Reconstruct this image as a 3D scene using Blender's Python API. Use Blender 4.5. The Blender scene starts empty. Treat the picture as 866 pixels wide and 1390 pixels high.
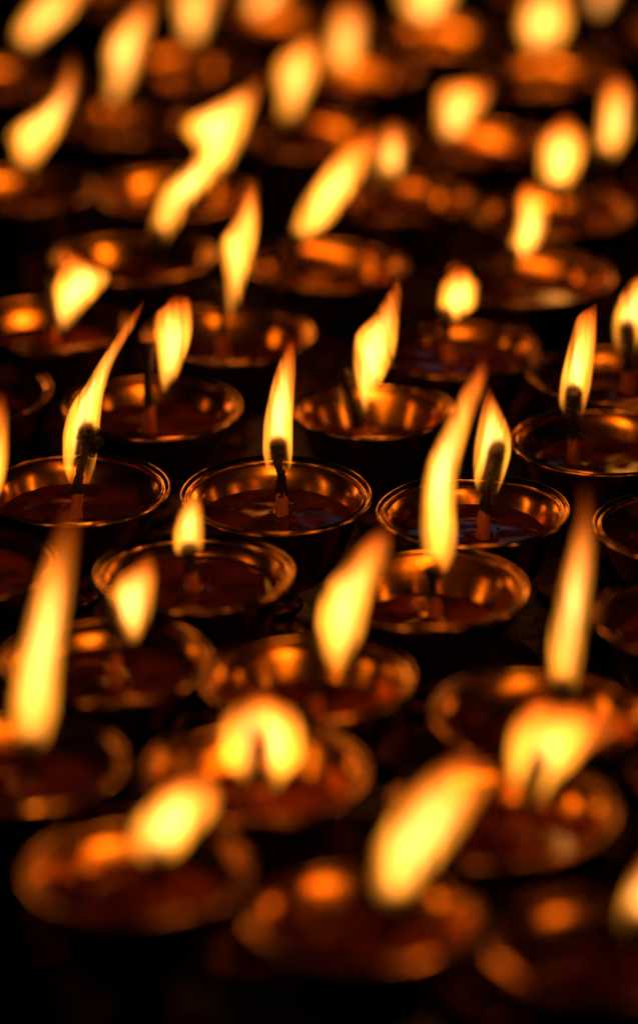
import bpy, bmesh, math, random
from mathutils import Vector, Matrix, noise

scene = bpy.context.scene
col = scene.collection

# ------------------------------------------------------------------ camera
F = 5120.0                       # focal length in photo pixels (photo 866 x 1390)
W, H = 866.0, 1390.0
PITCH = math.atan(2165.0 / F)
RIM_Z = 0.058                    # height of the lamp rims above the table
D0 = 0.0650 * F / 262.0          # depth of the sharpest rim
cam_data = bpy.data.cameras.new('camera')
cam = bpy.data.objects.new('camera', cam_data)
col.objects.link(cam)
cam_data.sensor_fit = 'HORIZONTAL'
cam_data.sensor_width = 24.0
cam_data.lens = F / W * 24.0
cam_data.clip_start = 0.05
cam_data.clip_end = 100.0
cam.rotation_euler = (math.pi / 2 - PITCH, 0, 0)
FWD = Vector((0, math.cos(PITCH), -math.sin(PITCH)))
UP = Vector((0, math.sin(PITCH), math.cos(PITCH)))
RIGHT = Vector((1, 0, 0))
cam.location = Vector((0, 0, RIM_Z)) - FWD * D0
CAM = cam.location.copy()
cam_data.dof.use_dof = True
cam_data.dof.focus_distance = D0 + 0.018
cam_data.dof.aperture_fstop = 3.4
cam_data.dof.aperture_blades = 0
scene.camera = cam

# ------------------------------------------------------------------ world, light, exposure
world = bpy.data.worlds.new('World')
scene.world = world
world.use_nodes = True
bg = world.node_tree.nodes['Background']
bg.inputs[0].default_value = (0.02, 0.03, 0.05, 1)
bg.inputs[1].default_value = 0.02

# faint cold daylight from a window far beyond the lamps: it only shows as a sheen on the melted butter
ld = bpy.data.lights.new('window_light', 'AREA')
ld.shape = 'RECTANGLE'; ld.size = 0.34; ld.size_y = 0.16
ld.energy = 0.028; ld.color = (0.45, 0.62, 1.0)
lo = bpy.data.objects.new('window_light', ld)
col.objects.link(lo)
lo.location = (0.20, 4.0, 1.70)
lo.rotation_euler = (Vector((0, 0, 0)) - lo.location).to_track_quat('-Z', 'Y').to_euler()

scene.view_settings.view_transform = 'Standard'
scene.view_settings.look = 'None'
scene.view_settings.exposure = 0.0
scene.view_settings.gamma = 1.0
scene.render.engine = 'CYCLES'
cy = scene.cycles
cy.use_denoising = True
try:
    cy.denoiser = 'OPENIMAGEDENOISE'
    cy.denoising_prefilter = 'ACCURATE'
except Exception:
    pass
cy.max_bounces = 7; cy.glossy_bounces = 5; cy.diffuse_bounces = 2
cy.transmission_bounces = 4; cy.volume_bounces = 0; cy.transparent_max_bounces = 24
cy.sample_clamp_indirect = 6.0
cy.volume_max_steps = 128

# ------------------------------------------------------------------ pixel -> world
def ray(px, py):
    return (FWD * F + RIGHT * (px - W / 2) + UP * (H / 2 - py)).normalized()

def on_z(px, py, z):
    d = ray(px, py)
    return CAM + d * ((z - CAM.z) / d.z)

def on_y(px, py, y):
    d = ray(px, py)
    return CAM + d * ((y - CAM.y) / d.y)

# ------------------------------------------------------------------ materials
def new_mat(name):
    m = bpy.data.materials.new(name)
    m.use_nodes = True
    nt = m.node_tree
    nt.nodes.clear()
    out = nt.nodes.new('ShaderNodeOutputMaterial')
    return m, nt, out

def N(nt, kind, **kw):
    n = nt.nodes.new(kind)
    for k, v in kw.items():
        setattr(n, k, v)
    return n

def ramp(nt, stops):
    r = nt.nodes.new('ShaderNodeValToRGB')
    e = r.color_ramp.elements
    while len(e) < len(stops):
        e.new(0.5)
    for el, (p, c) in zip(e, stops):
        el.position = p
        el.color = c if len(c) == 4 else (*c, 1)
    return r

def principled(nt, out, color, metal, rough, spec=0.5):
    p = nt.nodes.new('ShaderNodeBsdfPrincipled')
    p.inputs['Base Color'].default_value = (*color, 1)
    p.inputs['Metallic'].default_value = metal
    p.inputs['Roughness'].default_value = rough
    nt.links.new(p.outputs[0], out.inputs['Surface'])
    return p

def brass(name, c1, c2, rlo, rhi, bump, coat=0.0):
    m, nt, out = new_mat(name)
    L = nt.links.new
    p = principled(nt, out, c1, 1.0, 0.2)
    tc = N(nt, 'ShaderNodeTexCoord')
    info = N(nt, 'ShaderNodeObjectInfo')
    add = N(nt, 'ShaderNodeVectorMath', operation='ADD')
    sc_ = N(nt, 'ShaderNodeVectorMath', operation='SCALE'); sc_.inputs['Scale'].default_value = 3.0
    L(info.outputs['Random'], sc_.inputs[0])
    L(tc.outputs['Object'], add.inputs[0]); L(sc_.outputs[0], add.inputs[1])
    n1 = N(nt, 'ShaderNodeTexNoise'); n1.inputs['Scale'].default_value = 65; n1.inputs['Detail'].default_value = 5
    n1.inputs['Roughness'].default_value = 0.65
    L(add.outputs[0], n1.inputs['Vector'])
    r1 = ramp(nt, [(0.35, c2), (0.62, c1)])
    L(n1.outputs['Fac'], r1.inputs[0]); L(r1.outputs[0], p.inputs['Base Color'])
    mr = N(nt, 'ShaderNodeMapRange'); mr.inputs['From Min'].default_value = 0.3; mr.inputs['From Max'].default_value = 0.7
    mr.inputs['To Min'].default_value = rhi; mr.inputs['To Max'].default_value = rlo
    L(n1.outputs['Fac'], mr.inputs[0]); L(mr.outputs[0], p.inputs['Roughness'])
    # turned rings + small dents
    mp = N(nt, 'ShaderNodeMapping'); mp.inputs['Scale'].default_value = (30, 30, 900)
    L(add.outputs[0], mp.inputs[0])
    n2 = N(nt, 'ShaderNodeTexNoise'); n2.inputs['Scale'].default_value = 1.0; n2.inputs['Detail'].default_value = 3
    L(mp.outputs[0], n2.inputs['Vector'])
    n3 = N(nt, 'ShaderNodeTexNoise'); n3.inputs['Scale'].default_value = 75; n3.inputs['Detail'].default_value = 2
    L(add.outputs[0], n3.inputs['Vector'])
    b1 = N(nt, 'ShaderNodeBump'); b1.inputs['Strength'].default_value = bump; b1.inputs['Distance'].default_value = 0.0006
    b2 = N(nt, 'ShaderNodeBump'); b2.inputs['Strength'].default_value = bump * 1.2; b2.inputs['Distance'].default_value = 0.004
    L(n2.outputs['Fac'], b1.inputs['Height']); L(n3.outputs['Fac'], b2.inputs['Height'])
    L(b1.outputs[0], b2.inputs['Normal']); L(b2.outputs[0], p.inputs['Normal'])
    return m

M_BOWL = brass('worn_brass', (0.86, 0.43, 0.062), (0.52, 0.21, 0.026), 0.16, 0.25, 0.03)
M_RIM = brass('polished_brass', (0.92, 0.54, 0.13), (0.5, 0.22, 0.04), 0.12, 0.26, 0.15)
M_FOOT = brass('tarnished_brass', (0.30, 0.13, 0.04), (0.09, 0.03, 0.010), 0.25, 0.5, 0.3)

def oil_mat():
    m, nt, out = new_mat('melted_butter')
    L = nt.links.new
    p = principled(nt, out, (0.09, 0.012, 0.002), 0.0, 0.05)
    p.inputs['IOR'].default_value = 1.47
    tc = N(nt, 'ShaderNodeTexCoord')
    n = N(nt, 'ShaderNodeTexNoise'); n.inputs['Scale'].default_value = 60; n.inputs['Detail'].default_value = 3
    L(tc.outputs['Object'], n.inputs['Vector'])
    r = ramp(nt, [(0.38, (0.05, 0.007, 0.0008)), (0.66, (0.25, 0.045, 0.005))])
    L(n.outputs['Fac'], r.inputs[0]); L(r.outputs[0], p.inputs['Base Color'])
    n2 = N(nt, 'ShaderNodeTexNoise'); n2.inputs['Scale'].default_value = 60; n2.inputs['Detail'].default_value = 1
    L(tc.outputs['Object'], n2.inputs['Vector'])
    b = N(nt, 'ShaderNodeBump'); b.inputs['Strength'].default_value = 0.05; b.inputs['Distance'].default_value = 0.001
    L(n2.outputs['Fac'], b.inputs['Height']); L(b.outputs[0], p.inputs['Normal'])
    return m
M_OIL = oil_mat()

def wick_mat():
    m, nt, out = new_mat('butter_soaked_cotton')
    L = nt.links.new
    p = principled(nt, out, (0.62, 0.2, 0.07), 0.0, 0.35)
    p.inputs['Subsurface Weight'].default_value = 0.6
    p.inputs['Subsurface Radius'].default_value = (1.0, 0.35, 0.12)
    p.inputs['Subsurface Scale'].default_value = 0.004
    tc = N(nt, 'ShaderNodeTexCoord')
    mp = N(nt, 'ShaderNodeMapping'); mp.inputs['Scale'].default_value = (1200, 1200, 260)
    L(tc.outputs['Object'], mp.inputs[0])
    n = N(nt, 'ShaderNodeTexNoise'); n.inputs['Scale'].default_value = 1; n.inputs['Detail'].default_value = 3
    L(mp.outputs[0], n.inputs['Vector'])
    r = ramp(nt, [(0.3, (0.6, 0.16, 0.04)), (0.7, (0.9, 0.38, 0.13))])
    L(n.outputs['Fac'], r.inputs[0]); L(r.outputs[0], p.inputs['Base Color'])
    b = N(nt, 'ShaderNodeBump'); b.inputs['Strength'].default_value = 0.5; b.inputs['Distance'].default_value = 0.0006
    L(n.outputs['Fac'], b.inputs['Height']); L(b.outputs[0], p.inputs['Normal'])
    return m
M_WICK = wick_mat()

def char_mat():
    m, nt, out = new_mat('charred_cotton')
    L = nt.links.new
    p = principled(nt, out, (0.012, 0.007, 0.005), 0.0, 0.75)
    tc = N(nt, 'ShaderNodeTexCoord')
    n = N(nt, 'ShaderNodeTexNoise'); n.inputs['Scale'].default_value = 1400; n.inputs['Detail'].default_value = 4
    L(tc.outputs['Object'], n.inputs['Vector'])
    r = ramp(nt, [(0.4, (0.006, 0.004, 0.003)), (0.75, (0.05, 0.018, 0.010))])
    L(n.outputs['Fac'], r.inputs[0]); L(r.outputs[0], p.inputs['Base Color'])
    b = N(nt, 'ShaderNodeBump'); b.inputs['Strength'].default_value = 0.8; b.inputs['Distance'].default_value = 0.0006
    L(n.outputs['Fac'], b.inputs['Height']); L(b.outputs[0], p.inputs['Normal'])
    return m
M_CHAR = char_mat()

def flame_mat(name, strength, c_low, c_mid):
    """Glowing gas: an emitting volume. Thin places read orange, thick ones burn out to yellow and white."""
    m, nt, out = new_mat(name)
    L = nt.links.new
    em = N(nt, 'ShaderNodeEmission')
    tc = N(nt, 'ShaderNodeTexCoord')
    sep = N(nt, 'ShaderNodeSeparateXYZ'); L(tc.outputs['Generated'], sep.inputs[0])
    prof = ramp(nt, [(0.0, (0.25,) * 3), (0.10, (0.60,) * 3), (0.26, (0.95,) * 3), (0.45, (1.0,) * 3), (0.68, (0.85,) * 3), (0.88, (0.42,) * 3), (1.0, (0.10,) * 3)])
    L(sep.outputs['Z'], prof.inputs[0])
    colr = ramp(nt, [(0.0, c_low), (0.5, c_mid), (0.85, (1.0, 0.17, 0.010)), (1.0, (1.0, 0.085, 0.004))])
    L(sep.outputs['Z'], colr.inputs[0])
    # dark zone round the wick (object origin = wick tip, object z = wick direction)
    so = N(nt, 'ShaderNodeSeparateXYZ'); L(tc.outputs['Object'], so.inputs[0])
    zc = N(nt, 'ShaderNodeMath', operation='MAXIMUM'); zc.inputs[1].default_value = 0.0; L(so.outputs['Z'], zc.inputs[0])
    zs = N(nt, 'ShaderNodeMath', operation='MULTIPLY'); zs.inputs[1].default_value = 0.8; L(zc.outputs[0], zs.inputs[0])
    cmb = N(nt, 'ShaderNodeCombineXYZ'); L(so.outputs['X'], cmb.inputs[0])
    ys = N(nt, 'ShaderNodeMath', operation='MULTIPLY'); ys.inputs[1].default_value = 0.40; L(so.outputs['Y'], ys.inputs[0])
    L(ys.outputs[0], cmb.inputs[1]); L(zs.outputs[0], cmb.inputs[2])
    ln = N(nt, 'ShaderNodeVectorMath', operation='LENGTH'); L(cmb.outputs[0], ln.inputs[0])
    mr = N(nt, 'ShaderNodeMapRange', interpolation_type='SMOOTHSTEP')
    at = N(nt, 'ShaderNodeAttribute', attribute_type='OBJECT', attribute_name='dark_zone')
    L(at.outputs['Fac'], mr.inputs['From Max'])
    mr.inputs['From Min'].default_value = 0.0024
    mr.inputs['To Min'].default_value = 0.02; mr.inputs['To Max'].default_value = 1.0
    L(ln.outputs['Value'], mr.inputs[0])
    # streaks of hotter gas
    mp = N(nt, 'ShaderNodeMapping'); mp.inputs['Scale'].default_value = (380, 170, 26)
    info = N(nt, 'ShaderNodeObjectInfo')
    sc_ = N(nt, 'ShaderNodeVectorMath', operation='SCALE'); sc_.inputs['Scale'].default_value = 1.0
    L(info.outputs['Random'], sc_.inputs[0])
    ad = N(nt, 'ShaderNodeVectorMath', operation='ADD'); L(tc.outputs['Object'], ad.inputs[0]); L(sc_.outputs[0], ad.inputs[1])
    L(ad.outputs[0], mp.inputs[0])
    n = N(nt, 'ShaderNodeTexNoise'); n.inputs['Scale'].default_value = 1; n.inputs['Detail'].default_value = 2
    n.inputs['Distortion'].default_value = 0.6
    L(mp.outputs[0], n.inputs['Vector'])
    sm = N(nt, 'ShaderNodeMapRange'); sm.inputs['From Min'].default_value = 0.3; sm.inputs['From Max'].default_value = 0.7
    sm.inputs['To Min'].default_value = 0.08; sm.inputs['To Max'].default_value = 1.9
    L(n.outputs['Fac'], sm.inputs[0])
    m1 = N(nt, 'ShaderNodeMath', operation='MULTIPLY'); L(prof.outputs[0], m1.inputs[0]); L(mr.outputs[0], m1.inputs[1])
    m2 = N(nt, 'ShaderNodeMath', operation='MULTIPLY'); L(m1.outputs[0], m2.inputs[0]); L(sm.outputs[0], m2.inputs[1])
    m3 = N(nt, 'ShaderNodeMath', operation='MULTIPLY'); ga = N(nt, 'ShaderNodeAttribute', attribute_type='OBJECT', attribute_name='gain')
    m4 = N(nt, 'ShaderNodeMath', operation='MULTIPLY'); L(m2.outputs[0], m4.inputs[0]); L(ga.outputs['Fac'], m4.inputs[1])
    m3.inputs[1].default_value = strength
    L(m4.outputs[0], m3.inputs[0])
    L(colr.outputs[0], em.inputs['Color']); L(m3.outputs[0], em.inputs['Strength'])
    L(em.outputs[0], out.inputs['Volume'])
    try: m.cycles.volume_step_rate = 1.0
    except Exception: pass
    return m
M_FLAME = flame_mat('flame_gas', 360.0, (1.0, 0.28, 0.016), (1.0, 0.31, 0.020))
M_CORE = flame_mat('hot_flame_gas', 480.0, (1.0, 0.32, 0.04), (1.0, 0.40, 0.12))

def table_mat():
    m, nt, out = new_mat('greasy_dark_metal')
    L = nt.links.new
    p = principled(nt, out, (0.03, 0.015, 0.01), 0.6, 0.4)
    tc = N(nt, 'ShaderNodeTexCoord')
    n = N(nt, 'ShaderNodeTexNoise'); n.inputs['Scale'].default_value = 22; n.inputs['Detail'].default_value = 6
    L(tc.outputs['Object'], n.inputs['Vector'])
    r = ramp(nt, [(0.35, (0.012, 0.006, 0.004)), (0.65, (0.07, 0.03, 0.015))])
    L(n.outputs['Fac'], r.inputs[0]); L(r.outputs[0], p.inputs['Base Color'])
    mr = N(nt, 'ShaderNodeMapRange'); mr.inputs['To Min'].default_value = 0.15; mr.inputs['To Max'].default_value = 0.6
    L(n.outputs['Fac'], mr.inputs[0]); L(mr.outputs[0], p.inputs['Roughness'])
    n2 = N(nt, 'ShaderNodeTexNoise'); n2.inputs['Scale'].default_value = 55; n2.inputs['Detail'].default_value = 3
    L(tc.outputs['Object'], n2.inputs['Vector'])
    b = N(nt, 'ShaderNodeBump'); b.inputs['Strength'].default_value = 0.6; b.inputs['Distance'].default_value = 0.006
    L(n2.outputs['Fac'], b.inputs['Height']); L(b.outputs[0], p.inputs['Normal'])
    return m
M_TABLE = table_mat()

# ------------------------------------------------------------------ mesh helpers
def mesh_obj(name, verts, faces, mat, parent=None, smooth=True):
    me = bpy.data.meshes.new(name)
    me.from_pydata([tuple(v) for v in verts], [], faces)
    me.materials.append(mat)
    if smooth:
        me.polygons.foreach_set('use_smooth', [True] * len(me.polygons))
    me.update()
    o = bpy.data.objects.new(name, me)
    col.objects.link(o)
    if parent is not None:
        o.parent = parent
    return o

def lathe(profile, n=96, warp=0.0, seed=0, close=False):
    """profile: list of (r, z) from outside bottom round to the inside; r = 0 ends in a pole."""
    verts, faces, rings = [], [], []
    for (r, z) in profile:
        if r < 1e-6:
            rings.append([len(verts)]); verts.append((0, 0, z)); continue
        ids = []
        for k in range(n):
            a = 2 * math.pi * k / n
            w = 1 + warp * noise.noise(Vector((math.cos(a) * 1.3 + seed * 7.1, math.sin(a) * 1.3, z * 20)))
            zz = z + warp * 0.02 * noise.noise(Vector((math.cos(a) * 1.1, math.sin(a) * 1.1 + seed * 3.3, 5)))
            ids.append(len(verts)); verts.append((r * w * math.cos(a), r * w * math.sin(a), zz))
        rings.append(ids)
    pairs = list(zip(rings, rings[1:]))
    if close: pairs.append((rings[-1], rings[0]))
    for a, b in pairs:
        if len(a) == 1 and len(b) == 1: continue
        for k in range(n):
            k2 = (k + 1) % n
            if len(a) == 1: faces.append((a[0], b[k2], b[k]))
            elif len(b) == 1: faces.append((a[k], a[k2], b[0]))
            else: faces.append((a[k], a[k2], b[k2], b[k]))
    return verts, faces

def smooth_profile(pts, sub=4):
    out = []
    for i in range(len(pts) - 1):
        p0 = pts[max(i - 1, 0)]; p1 = pts[i]; p2 = pts[i + 1]; p3 = pts[min(i + 2, len(pts) - 1)]
        for s in range(sub):
            t = s / sub
            f = lambda a, b, c, d: 0.5 * ((2 * b) + (-a + c) * t + (2 * a - 5 * b + 4 * c - d) * t * t + (-a + 3 * b - 3 * c + d) * t ** 3)
            out.append(tuple(max(0.0, f(p0[j], p1[j], p2[j], p3[j])) if j == 0 else f(p0[j], p1[j], p2[j], p3[j]) for j in range(2)))
    out.append(pts[-1])
    return out

# z in these profiles: 0 = table, RIM_Z = rim
R = 0.0325
def inner_r(z):                       # inside radius of the bowl at height z
    t = max(0.0, min(1.0, (RIM_Z - z) / 0.027))
    return 0.0298 - 0.0140 * t ** 0.9 - 0.003 * max(0, t - 0.75) * 4

OUT_P = [(0.0065, 0.0235), (0.0120, 0.0255), (0.0175, 0.0295), (0.0222, 0.0370), (0.0262, 0.0460), (0.0292, 0.0535), (0.0302, RIM_Z - 0.0012)]
IN_P = [(0.0297, RIM_Z - 0.0012)] + [(inner_r(RIM_Z - d), RIM_Z - d) for d in (0.004, 0.008, 0.012, 0.016, 0.020, 0.024)] + [(0.010, RIM_Z - 0.0275), (0.0, RIM_Z - 0.0280)]
BOWL = lathe(smooth_profile(OUT_P, 3) + smooth_profile(IN_P, 3), warp=0.022)
RIM_P = [(0.0297, RIM_Z - 0.0022), (0.0304, RIM_Z - 0.0022), (0.0314, RIM_Z - 0.0012), (0.0324, RIM_Z - 0.0012), (0.0330, RIM_Z - 0.0006),
         (0.0330, RIM_Z + 0.0001), (0.0325, RIM_Z + 0.0006), (0.0319, RIM_Z + 0.0003), (0.0314, RIM_Z - 0.0003), (0.0308, RIM_Z - 0.0004),
         (0.0303, RIM_Z - 0.0001), (0.0299, RIM_Z + 0.0000), (0.0295, RIM_Z - 0.0006), (0.0294, RIM_Z - 0.0014)]
RIM = lathe(RIM_P, n=128, warp=0.022, close=True)
FOOT_P = [(0.0, 0.0), (0.0225, 0.0), (0.0230, 0.0012), (0.0222, 0.0026), (0.0200, 0.0034), (0.0170, 0.0048), (0.0110, 0.0075), (0.0070, 0.0110),
          (0.0058, 0.0135), (0.0085, 0.0150), (0.0092, 0.0165), (0.0085, 0.0180), (0.0058, 0.0195), (0.0060, 0.0220), (0.0080, 0.0245), (0.0, 0.0250)]
FOOT = lathe(FOOT_P, n=64)

def disc_mesh(level, wx, wy, detailed, seed):
    """butter surface with a raised meniscus at the wall and round the wick"""
    z0 = RIM_Z - level
    rr = inner_r(z0) + 0.0002
    rings_r = [0.0, 0.0015, 0.0022, 0.003, 0.004, 0.0052, 0.0068, 0.009, 0.012, 0.016, 0.020]
    rings_r = [q for q in rings_r if q < rr - 0.002] + [rr - 0.0022, rr - 0.0012, rr - 0.0005, rr]
    n = 72; V = []; Fc = []
    rng = random.Random(seed)
    for i, r in enumerate(rings_r):
        for k in range(n if i else 1):
            a = 2 * math.pi * k / n
            x = r * math.cos(a); y = r * math.sin(a)
            f = 1 - r / rr                       # rings centred on wick near it, on the bowl at the wall
            x += wx * f; y += wy * f
            z = z0 + 0.0011 * math.exp(-((r) / 0.0030) ** 2) + 0.0006 * math.exp(-((rr - r) / 0.0007) ** 2)
            z += 0.00012 * noise.noise(Vector((x * 140, y * 140, seed)))
            V.append((x, y, z))
    for i in range(len(rings_r) - 1):
        for k in range(n):
            k2 = (k + 1) % n
            if i == 0: Fc.append((0, 1 + k, 1 + k2))
            else:
                a = 1 + (i - 1) * n; b = 1 + i * n
                Fc.append((a + k, b + k, b + k2, a + k2))
    if detailed:                                 # froth: little bubbles round the wick
        for j in range(16):
            a = rng.uniform(0, 2 * math.pi); d = rng.uniform(0.003, 0.0055) if j < 12 else rng.uniform(0.006, 0.012)
            add_ball(V, Fc, (wx + d * math.cos(a), wy + d * math.sin(a), z0 + 0.0003), rng.uniform(0.0003, 0.00065), 8, 5)
    return V, Fc

def add_ball(V, Fc, c, r, n=10, m=7, lump=0.0, seed=0):
    b = len(V)
    V.append((c[0], c[1], c[2] - r))
    for i in range(1, m):
        ph = -math.pi / 2 + math.pi * i / m
        for k in range(n):
            a = 2 * math.pi * k / n
            d = Vector((math.cos(ph) * math.cos(a), math.cos(ph) * math.sin(a), math.sin(ph)))
            q = r * (1 + lump * noise.noise(d * 2.2 + Vector((seed, seed * 2.7, 0))))
            V.append((c[0] + d.x * q, c[1] + d.y * q, c[2] + d.z * q))
    V.append((c[0], c[1], c[2] + r)); top = len(V) - 1
    for k in range(n):
        k2 = (k + 1) % n
        Fc.append((b, b + 1 + k2, b + 1 + k))
        for i in range(m - 2):
            Fc.append((b + 1 + i * n + k, b + 1 + i * n + k2, b + 1 + (i + 1) * n + k2, b + 1 + (i + 1) * n + k))
        Fc.append((b + 1 + (m - 2) * n + k, b + 1 + (m - 2) * n + k2, top))

def tube(pts, rads, n=14, lump=0.0, seed=0, freq=900):
    V, Fc = [], []
    for i, (p, r) in enumerate(zip(pts, rads)):
        t = (pts[min(i + 1, len(pts) - 1)] - pts[max(i - 1, 0)]).normalized()
        u = t.cross(Vector((0, 1, 0))).normalized(); v = t.cross(u)
        for k in range(n):
            a = 2 * math.pi * k / n
            d = u * math.cos(a) + v * math.sin(a)
            q = r * (1 + lump * noise.noise((p + d * r) * freq + Vector((seed, 0, 0))))
            V.append(p + d * q)
    for i in range(len(pts) - 1):
        for k in range(n):
            k2 = (k + 1) % n
            Fc.append((i * n + k, i * n + k2, (i + 1) * n + k2, (i + 1) * n + k))
    b = len(V); V.append(pts[0].copy()); V.append(pts[-1] + (pts[-1] - pts[-2]).normalized() * rads[-1] * 0.6)
    for k in range(n):
        k2 = (k + 1) % n
        Fc.append((b, k2, k)); Fc.append((b + 1, (len(pts) - 1) * n + k, (len(pts) - 1) * n + k2))
    return V, Fc

def bez(pts, n):
    """smooth curve through pts (Catmull-Rom)"""
    out = []
    m = len(pts) - 1
    for j in range(n + 1):
        s = j / n * m; i = min(int(s), m - 1); t = s - i
        p0 = pts[max(i - 1, 0)]; p1 = pts[i]; p2 = pts[i + 1]; p3 = pts[min(i + 2, m)]
        out.append(0.5 * ((2 * p1) + (p2 - p0) * t + (2 * p0 - 5 * p1 + 4 * p2 - p3) * t * t + (3 * p1 - p0 - 3 * p2 + p3) * t ** 3))
    return out

# ------------------------------------------------------------------ flame
def pchip(xs, ys, x):
    n = len(xs)
    if x <= xs[0]: return ys[0]
    if x >= xs[-1]: return ys[-1]
    d = [(ys[i + 1] - ys[i]) / (xs[i + 1] - xs[i]) for i in range(n - 1)]
    def m(i):
        if i == 0: return d[0]
        if i == n - 1: return d[-1]
        if d[i - 1] * d[i] <= 0: return 0.0
        return 2 * d[i - 1] * d[i] / (d[i - 1] + d[i])
    i = max(j for j in range(n - 1) if xs[j] <= x)
    h = xs[i + 1] - xs[i]; t = (x - xs[i]) / h
    return ((2 * t**3 - 3 * t**2 + 1) * ys[i] + (t**3 - 2 * t**2 + t) * h * m(i)
            + (-2 * t**3 + 3 * t**2) * ys[i + 1] + (t**3 - t**2) * h * m(i + 1))

def make_flame(parent, rows, ywick, tip, axis, shrink, depth=0.8, seed=0, zone=0.0044, core=True, gain=1.0):
    """rows = (py, left, right) outline of the flame read at its true distance, top to bottom"""
    rows = sorted(rows)
    ys = [r[0] for r in rows]; L = [r[1] for r in rows]; Rr = [r[2] for r in rows]
    # rounded ends
    w0 = Rr[0] - L[0]; w1 = Rr[-1] - L[-1]
    n = 34; samples = []
    top, bot = ys[0], ys[-1]
    e0 = 0.30 * w0; e1 = 0.30 * w1
    for j in range(n + 1):
        s = 0.5 - 0.5 * math.cos(math.pi * j / n)
        y = (top - e0) + (bot + e1 - top + e0) * s
        l = pchip(ys, L, y); r = pchip(ys, Rr, y)
        c = (l + r) / 2; hw = (r - l) / 2
        if y < top: hw *= math.sqrt(max(0.0, 1 - ((top - y) / max(e0, 1e-6)) ** 2))
        if y > bot: hw *= math.sqrt(max(0.0, 1 - ((y - bot) / max(e1, 1e-6)) ** 2))
        hw = max(hw - shrink, hw * 0.45, 0.25)
        samples.append((c, y, hw))
    # trim vertical by shrink as well
    cy0 = (samples[0][1] + samples[-1][1]) / 2; half = (samples[-1][1] - samples[0][1]) / 2
    k = max(0.92, (half - 0.15 * shrink) / half)
    nn = 20
    M = Matrix.Translation(tip) @ axis.to_matrix().to_4x4()
    Mi = M.inverted()
    def skin(name, lo_, hi_, wf, mat):
        V, Fc = [], []
        sub = [q for q in range(len(samples)) if lo_ <= q / (len(samples) - 1) <= hi_]
        for e, i in enumerate(sub):
            c, y, hw = samples[i]
            y2 = cy0 + (y - cy0) * k
            sway = 0.0018 * noise.noise(Vector((seed * 3.7, i * 0.11, 0)))
            s_ = e / (len(sub) - 1)
            f = wf if wf == 1.0 else wf * (0.45 + 0.55 * math.sin(math.pi * (0.04 + 0.92 * s_)) ** 0.6)
            p = on_y(c, y2, ywick)
            q = on_y(c + hw, y2, ywick)
            rw = (q - p).length; rd = min(rw * depth, 0.0075)
            rw *= f; rd *= f
            if i == 0 or i == len(samples) - 1: rw *= 0.3; rd *= 0.3
            for kx in range(nn):
                a = 2 * math.pi * kx / nn
                V.append(Mi @ Vector((p.x + rw * math.cos(a), p.y + sway + rd * math.sin(a), p.z)))
        m_ = len(sub)
        for i in range(m_ - 1):
            for kx in range(nn):
                k2 = (kx + 1) % nn
                Fc.append((i * nn + kx, (i + 1) * nn + kx, (i + 1) * nn + k2, i * nn + k2))
        Fc.append(tuple(range(nn))); Fc.append(tuple(reversed(range((m_ - 1) * nn, m_ * nn))))
        o = mesh_obj(name, V, Fc, mat, None)
        o['dark_zone'] = zone; o['gain'] = gain
        return o
    o = skin('flame', 0.0, 1.0, 1.0, M_FLAME)
    o.matrix_world = M
    if core:
        c_ = skin('hot_core', 0.14, 0.86, 0.55, M_CORE)
        c_.parent = o
    return o

def adopt(child, parent):
    mw = child.matrix_world.copy()
    child.parent = parent
    child.matrix_parent_inverse = Matrix.Identity(4)
    child.matrix_basis = parent.matrix_basis.inverted() @ mw

# ------------------------------------------------------------------ the table
tv, tf = [], []
nx, ny = 90, 120
for j in range(ny + 1):
    for i in range(nx + 1):
        x = -0.9 + 1.8 * i / nx; y = -1.0 + 2.8 * j / ny
        tv.append((x, y, 0.0012 * noise.noise(Vector((x * 9, y * 9, 0)))-0.0010))
for j in range(ny):
    for i in range(nx):
        a = j * (nx + 1) + i
        tf.append((a, a + 1, a + nx + 2, a + nx + 1))
table = mesh_obj('table_surface', tv, tf, M_TABLE)
table['kind'] = 'structure'
table['label'] = 'dark greasy metal table top under the butter lamps'

# ------------------------------------------------------------------ the lamps
PROTO = {}
def shared(key, name, vf, mat, parent):
    if key not in PROTO:
        o = mesh_obj(name, vf[0], vf[1], mat, parent)
        PROTO[key] = o
        return o
    o = PROTO[key].copy()
    col.objects.link(o); o.parent = parent
    return o

def blur_px(Y):
    d = (Vector((0, Y, RIM_Z)) - CAM).dot(FWD)
    A = cam_data.lens / 1000.0 / cam_data.dof.aperture_fstop
    return F * A * abs(1 / d - 1 / D0)

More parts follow.
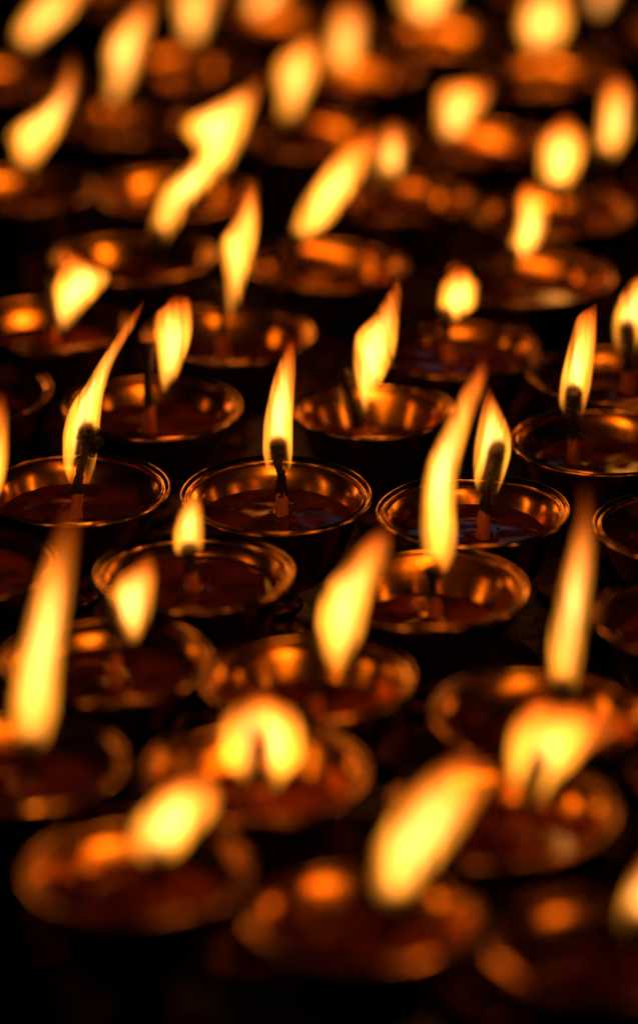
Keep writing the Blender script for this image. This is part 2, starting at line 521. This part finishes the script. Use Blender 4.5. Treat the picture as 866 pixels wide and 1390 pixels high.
def make_lamp(idx, c, label, flame=None, wick=None, scale=1.0, level=0.0085, detail=False, head='plain', flame2=None, tilt=(0, 0), depth=0.65, zone=0.0044, gain=None):
    """c = rim centre in photo pixels; wick = (base px, char start px, tip px)"""
    P = on_z(c[0], c[1], RIM_Z)
    root = bpy.data.objects.new('butter_lamp', None)
    root.empty_display_size = 0.02
    col.objects.link(root)
    root.location = (P.x, P.y, 0)
    rz = (idx * 2.399) % (2 * math.pi)
    root['label'] = label; root['category'] = 'butter lamp'; root['group'] = 'butter lamps burning in close rows'
    bowl = shared('bowl', 'bowl', BOWL, M_BOWL, root)
    rim = shared('rim', 'rim', RIM, M_RIM, bowl)
    foot = shared('foot', 'stem_foot', FOOT, M_FOOT, root)
    rt = random.Random(idx * 31)
    bowl.rotation_euler = (rt.uniform(-0.022, 0.022), rt.uniform(-0.022, 0.022), rz)
    bowl.scale = (scale, scale, 1); foot.scale = (scale, scale, 1); foot.rotation_euler = (0, 0, rz)
    z0 = RIM_Z - level
    # wick
    if wick is None and flame:
        fb = max(flame); mid = (fb[1] + fb[2]) / 2
        cyoil = on_z(c[0], c[1], RIM_Z); s = F / ((P - CAM).dot(FWD))
        oil_y = c[1] + level * math.cos(PITCH) * s
        h = fb[0] - min(flame)[0]
        base = (mid, max(fb[0] + 4, oil_y - 8)); top = (mid + 2, fb[0] - min(0.10 * h, 12)); st = (mid, base[1] - 0.30 * (base[1] - top[1]))
        wick = (base, st, top)
    if wick:
        B = on_z(wick[0][0], wick[0][1], z0)
        # keep the wick standing inside the bowl
        off = Vector((B.x - P.x, B.y - P.y, 0))
        lim = (inner_r(z0) * scale) * 0.72
        if off.length > lim: off *= lim / off.length
        B = Vector((P.x + off.x, P.y + off.y, z0))
        C1 = on_y(*wick[1], B.y); T = on_y(*wick[2], B.y)
        if C1.z < z0 + 0.002: C1.z = z0 + 0.002
        if T.z < C1.z + 0.004: T.z = C1.z + 0.004
    else:
        off = Vector((0.001, 0.001, 0)); B = Vector((P.x, P.y, z0)); C1 = B + Vector((0, 0, 0.006)); T = B + Vector((0.001, 0, 0.016))
    O = root.location
    # butter
    if detail:
        V, Fc = disc_mesh(level, off.x / scale, off.y / scale, True, idx)
        oil = mesh_obj('melted_butter', V, Fc, M_OIL, root)
    else:
        V, Fc = disc_mesh(level, off.x / scale, off.y / scale, False, idx)
        oil = mesh_obj('melted_butter', V, Fc, M_OIL, root)
    oil.scale = (scale, scale, 1)
    # stub of soaked cotton
    b0 = B - O; c1 = C1 - O; t1 = T - O
    low = b0 - Vector((0, 0, 0.004))
    path = bez([low, b0, c1], 10)
    rads = [0.0031, 0.0029, 0.0027, 0.0026, 0.0025, 0.0024, 0.0023, 0.0022, 0.0021, 0.0019, 0.0015]
    V, Fc = tube(path, rads, 20, 0.22, idx, 420)
    wk = mesh_obj('wick', V, Fc, M_WICK, root)
    # charred end
    rng = random.Random(idx + 5)
    L = (t1 - c1).length
    side = Vector((1, 0, 0)) * rng.uniform(-0.0005, 0.0005)
    nseg = 22
    path = bez([c1 - Vector((0, 0, 0.0012)), c1.lerp(t1, 0.3) + side * 1.5, c1.lerp(t1, 0.55) - side * 0.5, c1.lerp(t1, 0.8) - side * 2, t1], nseg)
    rads = []
    for i in range(nseg + 1):
        s = i / nseg
        r = 0.0018 - 0.0005 * math.sin(math.pi * min(1, s * 1.3))
        if s > 0.72: r += 0.0006 * (s - 0.72) / 0.28
        if s < 0.1: r += 0.0002
        rads.append(r)
    V, Fc = tube(path, rads, 20, 0.75, idx, 1000)
    if head == 'knob':
        add_ball(V, Fc, tuple(t1 + Vector((-0.0003, 0, 0.0004))), 0.0027, 16, 10, 0.25, idx)
        add_ball(V, Fc, tuple(t1 + Vector((0.0004, -0.0006, -0.0022))), 0.0021, 14, 9, 0.3, idx + 2)
    elif head == 'cluster':
        for dx, dz, r in ((-0.0014, 0.0006, 0.0019), (0.0008, 0.0016, 0.0013), (0.0030, 0.0004, 0.0016), (0.0034, -0.0028, 0.0021),
                          (0.0020, -0.0056, 0.0017), (-0.0030, -0.0018, 0.0009), (-0.0032, -0.0085, 0.0006), (0.0010, -0.0030, 0.0024), (0.0016, -0.0078, 0.0011)):
            add_ball(V, Fc, tuple(t1 + Vector((dx, rng.uniform(-0.001, 0.001), dz))), r, 12, 8, 0.5, idx + dx * 900)
        V2, F2 = tube(bez([t1, t1 + Vector((0.0008, 0, 0.0018)), t1 + Vector((0.0014, 0, 0.0034))], 6), [0.0008, 0.0007, 0.0006, 0.0005, 0.0004, 0.0003, 0.0002], 8, 0.2, 1, 1500)
        b = len(V); V += V2; Fc += [tuple(q + b for q in f) for f in F2]
    elif head == 'crumb':
        for k in range(9):
            s = rng.uniform(0.55, 1.05); p = c1.lerp(t1, s)
            a = rng.uniform(0, 2 * math.pi)
            add_ball(V, Fc, tuple(p + Vector((0.0019 * math.cos(a), 0.0015 * math.sin(a), 0))), rng.uniform(0.0005, 0.0012), 10, 7, 0.5, k)
    else:
        for k in range(4):
            s = rng.uniform(0.7, 1.0); p = c1.lerp(t1, s); a = rng.uniform(0, 2 * math.pi)
            add_ball(V, Fc, tuple(p + Vector((0.0014 * math.cos(a), 0.0014 * math.sin(a), 0))), rng.uniform(0.0008, 0.0016), 9, 6, 0.4, k)
    ch = mesh_obj('charred_tip', V, Fc, M_CHAR, wk)
    # flame(s)
    ax = (T - C1).normalized()
    q = Vector((0, 0, 1)).rotation_difference(ax)
    gain = gain if gain else 1.15 if 560 < c[1] < 850 else (0.48 + 0.52 * max(0, min(1, (c[1] - 60) / 440)) if c[1] < 560 else 0.88)
    sh = SHRINK * blur_px(B.y) * (1.9 if c[1] < 200 else 1.0)
    for fl in (flame, flame2):
        if fl:
            f = make_flame(root, fl, B.y, T, q, sh, depth, idx, zone, fl is flame, gain)
            adopt(f, root)
    return root
SHRINK = 0.10

LAMPS = [
 # ---- sharp rows
 dict(c=(375, 670), level=0.0078, detail=True, head='knob', label='sharp lamp at the centre with a knob-headed wick inside a straight upright flame',
      wick=((382, 700), (382, 668), (378, 606)),
      flame=[(460, 396, 398), (480, 384, 402), (500, 375, 402), (540, 364, 400), (580, 357, 398), (610, 356, 398), (632, 360, 396)]),
 dict(c=(647, 694), level=0.0085, detail=True, head='crumb', label='lamp right of centre with bluish sheen on its butter and a leaf-shaped flame',
      wick=((655, 732), (657, 690), (674, 612)),
      flame=[(522, 663, 665), (540, 657, 672), (560, 652, 682), (590, 646, 693), (612, 643, 694), (640, 642, 687), (665, 646, 678)]),
 dict(c=(97, 661), level=0.0088, detail=True, head='cluster', label='lamp with a tall lumpy black wick and a long thin flame leaning right',
      wick=((103, 703), (106, 664), (118, 588)),
      flame=[(408, 194, 196), (420, 184, 193), (440, 168, 184), (460, 155, 172), (480, 141, 160), (500, 128, 151), (520, 117, 146), (540, 103, 140), (560, 92, 138), (600, 84, 134), (630, 85, 130), (650, 92, 124)]),
 dict(c=(265, 780), level=0.0055, detail=True, label='very full lamp with a small teardrop flame, just below the centre lamp',
      wick=((263, 803), (259, 773), (257, 748)),
      flame=[(664, 260, 265), (680, 252, 273), (700, 242, 276), (728, 235, 277), (745, 236, 275)]),
 dict(c=(581, 797), scale=1.0, level=0.013, label='lamp whose tall wavy flame crosses the lamp with the bluish sheen',
      wick=((590, 838), (588, 810), (586, 772)),
      flame=[(480, 655, 660), (500, 647, 662), (530, 628, 656), (560, 615, 645), (600, 592, 632), (640, 576, 622), (680, 571, 619), (720, 570, 621), (750, 573, 619), (770, 582, 612)]),
 dict(c=(820, 597), level=0.0095, detail=True, head='crumb', label='lamp on the right with a crumbly upright black wick in a tall slanted flame',
      wick=((779, 630), (778, 592), (779, 536)),
      flame=[(410, 807, 811), (430, 782, 811), (460, 773, 810), (490, 766, 808), (520, 760, 804), (545, 758, 798), (565, 765, 792)]),
 dict(c=(510, 558), scale=0.9, level=0.0135, detail=True, label='slightly smaller lamp with a bent black wick beside a broad flame pointing up right',
      wick=((492, 598), (487, 575), (467, 505)),
      flame=[(372, 541, 545), (400, 524, 546), (430, 504, 543), (455, 482, 541), (480, 479, 537), (500, 479, 528), (520, 481, 517), (540, 484, 506), (560, 483, 499), (574, 484, 494)],
      flame2=[(505, 455, 461), (530, 459, 468), (560, 463, 473), (575, 466, 474)]),
 dict(c=(203, 550), level=0.0085, detail=True, label='lamp with a blunt curved flame right of its dark wick, behind the lumpy-wick lamp',
      wick=((204, 588), (203, 548), (199, 468)),
      flame=[(412, 226, 262), (430, 208, 263), (450, 207, 262), (470, 210, 257), (490, 213, 250), (510, 215, 242), (530, 218, 228)]),
 dict(c=(-55, 765), level=0.0055, label='lamp cut by the left edge, its right rim beside the tip of the biggest flame',
      wick=((-48, 792), (-45, 770), (-40, 725)),
      flame=[(530, 2, 7), (570, -14, 11), (610, -28, 11), (650, -40, 6), (700, -50, -14), (730, -50, -28)]),
 dict(c=(-62, 668), scale=0.001, label='', skip=True),
 # ---- middle distance behind
 dict(c=(312, 455), level=0.011, label='lamp with a tall flame widening in its middle, behind the blunt-flame lamp',
      wick=((303, 490), (301, 450), (292, 388)),
      flame=[(238, 336, 343), (262, 330, 352), (290, 320, 354), (315, 306, 352), (332, 295, 349), (350, 298, 344), (380, 304, 335), (405, 305, 328), (428, 308, 320)]),
 dict(c=(60, 438), level=0.010, label='blurred lamp near the left edge with a short forked flame pointing right',
      wick=((72, 470), (70, 440), (60, 378)),
      flame=[(346, 94, 112), (360, 82, 122), (374, 77, 150), (384, 73, 146), (398, 67, 134), (420, 66, 114), (436, 72, 100), (448, 78, 90)]),
 dict(c=(625, 470), scale=0.93, level=0.006, label='lamp with a small round flame on a short wick, grey sheen on its butter',
      wick=((610, 492), (606, 462), (604, 428)),
      flame=[(368, 610, 640), (385, 597, 652), (410, 593, 650), (430, 594, 628)]),
 dict(c=(836, 507), level=0.0085, scale=0.98, label='lamp at the right edge with a thick wick in its cut flame',
      wick=((854, 535), (853, 500), (851, 446)), head='knob',
      flame=[(365, 880, 900), (385, 852, 890), (410, 838, 884), (440, 829, 878), (465, 832, 870), (480, 838, 864)]),
 dict(c=(-50, 530), level=0.009, label='lamp at the left edge with only its blurred right rim in the picture',
      flame=[(390, -60, -45), (430, -72, -36), (470, -70, -38), (500, -62, -44)]),
 dict(c=(440, 358), level=0.012, label='blurred lamp with a long broad flame sweeping up right, beyond the bent-wick lamp',
      flame=[(185, 488, 515), (200, 462, 512), (225, 442, 502), (250, 424, 490), (275, 408, 470), (300, 398, 452), (320, 392, 424), (338, 392, 408)]),
 dict(c=(720, 375), level=0.0085, label='blurred lamp with a narrow curled flame like a comma, behind the small round flame',
      flame=[(252, 706, 732), (270, 700, 742), (290, 700, 745), (310, 697, 743), (330, 690, 736), (345, 685, 722), (357, 684, 704)]),
 dict(c=(185, 350), level=0.011, label='blurred lamp with the lower of two stacked flames that lean right, upper left',
      flame=[(160, 296, 322), (180, 286, 322), (200, 272, 316), (215, 262, 308), (235, 242, 298), (260, 217, 275), (280, 210, 258), (305, 203, 244), (333, 200, 225)]),
 dict(c=(240, 258), level=0.011, label='blurred lamp with the upper of two stacked flames, its lobe pointing left',
      flame=[(98, 350, 363), (115, 336, 358), (132, 308, 352), (150, 276, 346), (166, 248, 340), (180, 248, 334), (194, 264, 328), (225, 266, 312), (245, 270, 292)]),
 dict(c=(30, 255), level=0.010, label='blurred lamp at the upper left whose flame curls up to a reddish point',
      flame=[(72, 92, 104), (95, 84, 108), (120, 76, 106), (145, 58, 98), (165, 30, 88), (182, 10, 80), (200, 14, 68), (220, 20, 54), (243, 22, 38)]),
 dict(c=(540, 265), level=0.010, label='blurred lamp with a short stout flame close against the long sweeping one',
      flame=[(172, 520, 548), (190, 511, 553), (215, 508, 552), (248, 508, 540)]),
 dict(c=(750, 290), level=0.011, label='blurred lamp with a plump rounded flame above the curled one, upper right',
      flame=[(165, 752, 783), (185, 733, 796), (205, 728, 796), (230, 728, 788), (250, 735, 776), (266, 745, 766)]),
 dict(c=(880, 243), level=0.010, label='blurred lamp at the right edge with a smooth upright flame like a finger, upper right',
      flame=[(105, 824, 850), (130, 814, 860), (155, 812, 860), (180, 808, 857), (200, 804, 846), (222, 805, 830)]),
 # ---- far rows
 dict(c=(160, 165), level=0.011, label='far lamp with a tall narrow flame slanting up to the top edge, upper left',
      flame=[(-15, 196, 222), (0, 182, 219), (25, 163, 214), (50, 144, 206), (75, 136, 197), (100, 140, 190), (130, 137, 174), (155, 136, 160)]),
 dict(c=(430, 182), level=0.011, label='far lamp with a tall jagged flame, left one of a touching pair at the top',
      flame=[(36, 424, 438), (55, 398, 441), (78, 372, 440), (92, 366, 438), (105, 366, 434), (130, 372, 424), (155, 372, 412), (180, 380, 400)]),
 dict(c=(635, 190), level=0.010, label='far lamp with a wedge-shaped flame, flat on top, alone at the upper middle',
      flame=[(112, 640, 668), (118, 592, 673), (130, 585, 670), (145, 586, 660), (160, 587, 646), (175, 589, 642), (190, 596, 634), (200, 605, 628)]),
 dict(c=(478, 98), level=0.010, label='far lamp with an oval upright flame, right one of a touching pair at the top',
      flame=[(8, 450, 498), (25, 444, 503), (50, 440, 501), (75, 436, 496), (105, 440, 474)]),
 dict(c=(740, 100), level=0.011, label='far lamp with a broad blurred flame reaching the top edge, upper right',
      flame=[(-15, 710, 780), (10, 700, 781), (35, 695, 779), (55, 702, 770), (76, 718, 756)]),
 dict(c=(25, 103), level=0.011, label='far lamp in the top left corner with a wide slanted flame',
      flame=[(-25, 66, 134), (0, 40, 116), (20, 26, 100), (40, 15, 78), (60, 12, 56), (72, 14, 38)]),
 dict(c=(252, 88), level=0.011, label='far lamp with a blurred flame leaving the top edge, left of the touching pair',
      flame=[(-15, 232, 308), (5, 228, 300), (25, 234, 294), (45, 236, 286), (68, 242, 266)]),
 dict(c=(367, 22), level=0.011, label='far lamp with only the foot of its flame inside the top edge',
      flame=[(-25, 340, 410), (-5, 330, 394), (12, 322, 374), (28, 326, 348)]),
 dict(c=(592, 48), level=0.011, label='far lamp with a short blurred flame base at the middle of the top edge',
      flame=[(-25, 545, 630), (0, 532, 624), (15, 546, 608), (30, 558, 592), (40, 562, 586)]),
 dict(c=(846, 45), level=0.011, label='far lamp with a dim flame base in the top right corner',
      flame=[(-25, 800, 850), (-5, 790, 842), (15, 796, 832), (30, 805, 826)]),
 dict(c=(150, -8), level=0.010, label='farthest lamp whose rim barely shows at the top edge, left of the middle',
      flame=[(-120, 150, 180), (-80, 130, 180), (-40, 135, 160)]),
 dict(c=(700, -22), level=0.010, label='farthest lamp whose rim barely shows at the top edge, right of the middle',
      flame=[(-130, 700, 740), (-90, 690, 740), (-50, 695, 720)]),
 # ---- rows in front of the focus
 dict(c=(144, 896), level=0.0080, label='lamp with a dark wick left of its leaning flame, in front of the small teardrop',
      wick=((156, 935), (153, 885), (150, 832)),
      flame=[(757, 196, 209), (772, 180, 212), (790, 160, 212), (810, 148, 209), (830, 150, 207), (850, 163, 199), (868, 171, 190)]),
 dict(c=(421, 920), level=0.0125, label='lamp with a broad slanted flame split at its foot, directly below the centre',
      wick=((428, 972), (427, 940), (424, 868)),
      flame=[(715, 518, 532), (740, 490, 531), (770, 464, 521), (800, 441, 508), (830, 431, 500), (860, 429, 494), (890, 437, 479), (912, 446, 466)]),
 dict(c=(730, 968), level=0.0115, label='blurred lamp with a tall straight flame ending in a red point, lower right',
      wick=((766, 1005), (766, 985), (764, 935)),
      flame=[(660, 787, 802), (700, 784, 805), (740, 775, 806), (780, 765, 804), (820, 755, 800), (860, 746, 796), (900, 743, 790), (935, 749, 786), (955, 757, 778)]),
 dict(c=(944, 838), level=0.0085, label='lamp cut by the right edge, only its left rim showing beside the tall straight flame', flame=[(650, 960, 980), (720, 930, 975), (790, 925, 965), (830, 935, 955)]),
 dict(c=(944, 712), level=0.012, label='sliver of a lamp at the right edge, just below the crumbly-wick lamp', flame=[(560, 950, 970), (620, 930, 970), (680, 935, 960)]),
 dict(c=(345, 1046), level=0.0120, label='blurred lamp with a round ball of flame and a dark wick in its middle',
      wick=((355, 1088), (354, 1060), (352, 1008)), depth=0.55, zone=0.0058,
      flame=[(952, 330, 375), (965, 310, 398), (985, 300, 412), (1005, 298, 415), (1025, 300, 414), (1045, 310, 402), (1058, 325, 388)]),
 dict(c=(18, 1032), level=0.0095, label='blurred lamp at the lower left corner of the rows with the biggest tallest flame',
      wick=((40, 1080), (40, 1055), (42, 1015)),
      flame=[(690, 88, 106), (720, 79, 105), (760, 63, 100), (800, 50, 96), (840, 38, 90), (880, 28, 85), (920, 18, 82), (960, 13, 80), (1000, 20, 70), (1036, 30, 54)]),
 dict(c=(685, 1098), level=0.0095, label='blurred lamp with a bent flame pointing right around a dark wick, lower right',
      wick=((704, 1135), (710, 1100), (732, 1034)), depth=0.6, zone=0.0046,
      flame=[(961, 728, 756), (972, 708, 808), (982, 699, 846), (992, 694, 838), (1010, 689, 806), (1030, 688, 786), (1050, 690, 766), (1070, 698, 750), (1096, 712, 734)]),
 dict(c=(190, 1184), scale=0.96, level=0.0100, label='very blurred lamp with a slanted sausage-shaped flame, lower left',
      flame=[(1065, 238, 290), (1080, 218, 298), (1100, 196, 294), (1125, 178, 272), (1150, 176, 252), (1170, 192, 234)]),
 dict(c=(497, 1243), scale=0.96, level=0.0115, label='very blurred lamp at the bottom with a big flame slanting towards the upper right',
      gain=0.72, flame=[(1036, 606, 656), (1060, 576, 664), (1085, 556, 652), (1120, 526, 630), (1160, 506, 600), (1200, 505, 572), (1240, 524, 552)]),
 dict(c=(822, 1282), scale=0.96, level=0.0115, label='very blurred lamp in the bottom right corner, its flame cut by the right edge',
      wick=((862, 1310), (862, 1290), (864, 1250)),
      flame=[(1160, 880, 910), (1190, 860, 910), (1220, 845, 900), (1250, 838, 888), (1275, 845, 872)]),
]
LAMPS = [l for l in LAMPS if not l.pop('skip', False)]
for i, l in enumerate(LAMPS):
    make_lamp(i + 1, **l)

# ------------------------------------------------------------------ added crumpled gold sheet, imitates a flame's reflection on a bowl between two lamps
def glint_sheet(c, z, w, h, seed):
    P = on_z(c[0], c[1], z)
    V, Fc = [], []
    nx_, nz_ = 10, 16
    for j in range(nz_ + 1):
        for i in range(nx_ + 1):
            u = i / nx_ - 0.5; v = j / nz_
            ww = w * (0.35 + 0.65 * math.sin(math.pi * min(1, 0.15 + v * 0.9))) * (1 - 0.4 * v)
            fold = 0.28 * w * noise.noise(Vector((u * 3.1, v * 3.7, seed))) + 0.18 * w * math.sin(u * 9 + v * 4)
            V.append((u * ww - 0.35 * w * v, fold, h * v * (1 + 0.25 * noise.noise(Vector((u * 4, 0, seed + 9))))))
    for j in range(nz_):
        for i in range(nx_):
            a = j * (nx_ + 1) + i
            Fc.append((a, a + 1, a + nx_ + 2, a + nx_ + 1))
    m, nt, out = new_mat('gold_glint')
    principled(nt, out, (0.85, 0.45, 0.13), 1.0, 0.22)
    o = mesh_obj('flame_glint', V, Fc, m)
    o.location = (P.x, P.y, 0.0)
    so = o.modifiers.new('thickness', 'SOLIDIFY'); so.thickness = 0.0003
    o['label'] = 'crumpled golden sheet added to imitate a flame glint between lamps, lower right near the edge'
    o['category'] = 'foil scrap'
    return o
glint_sheet((832, 1150), 0.040, 0.014, 0.046, 4)
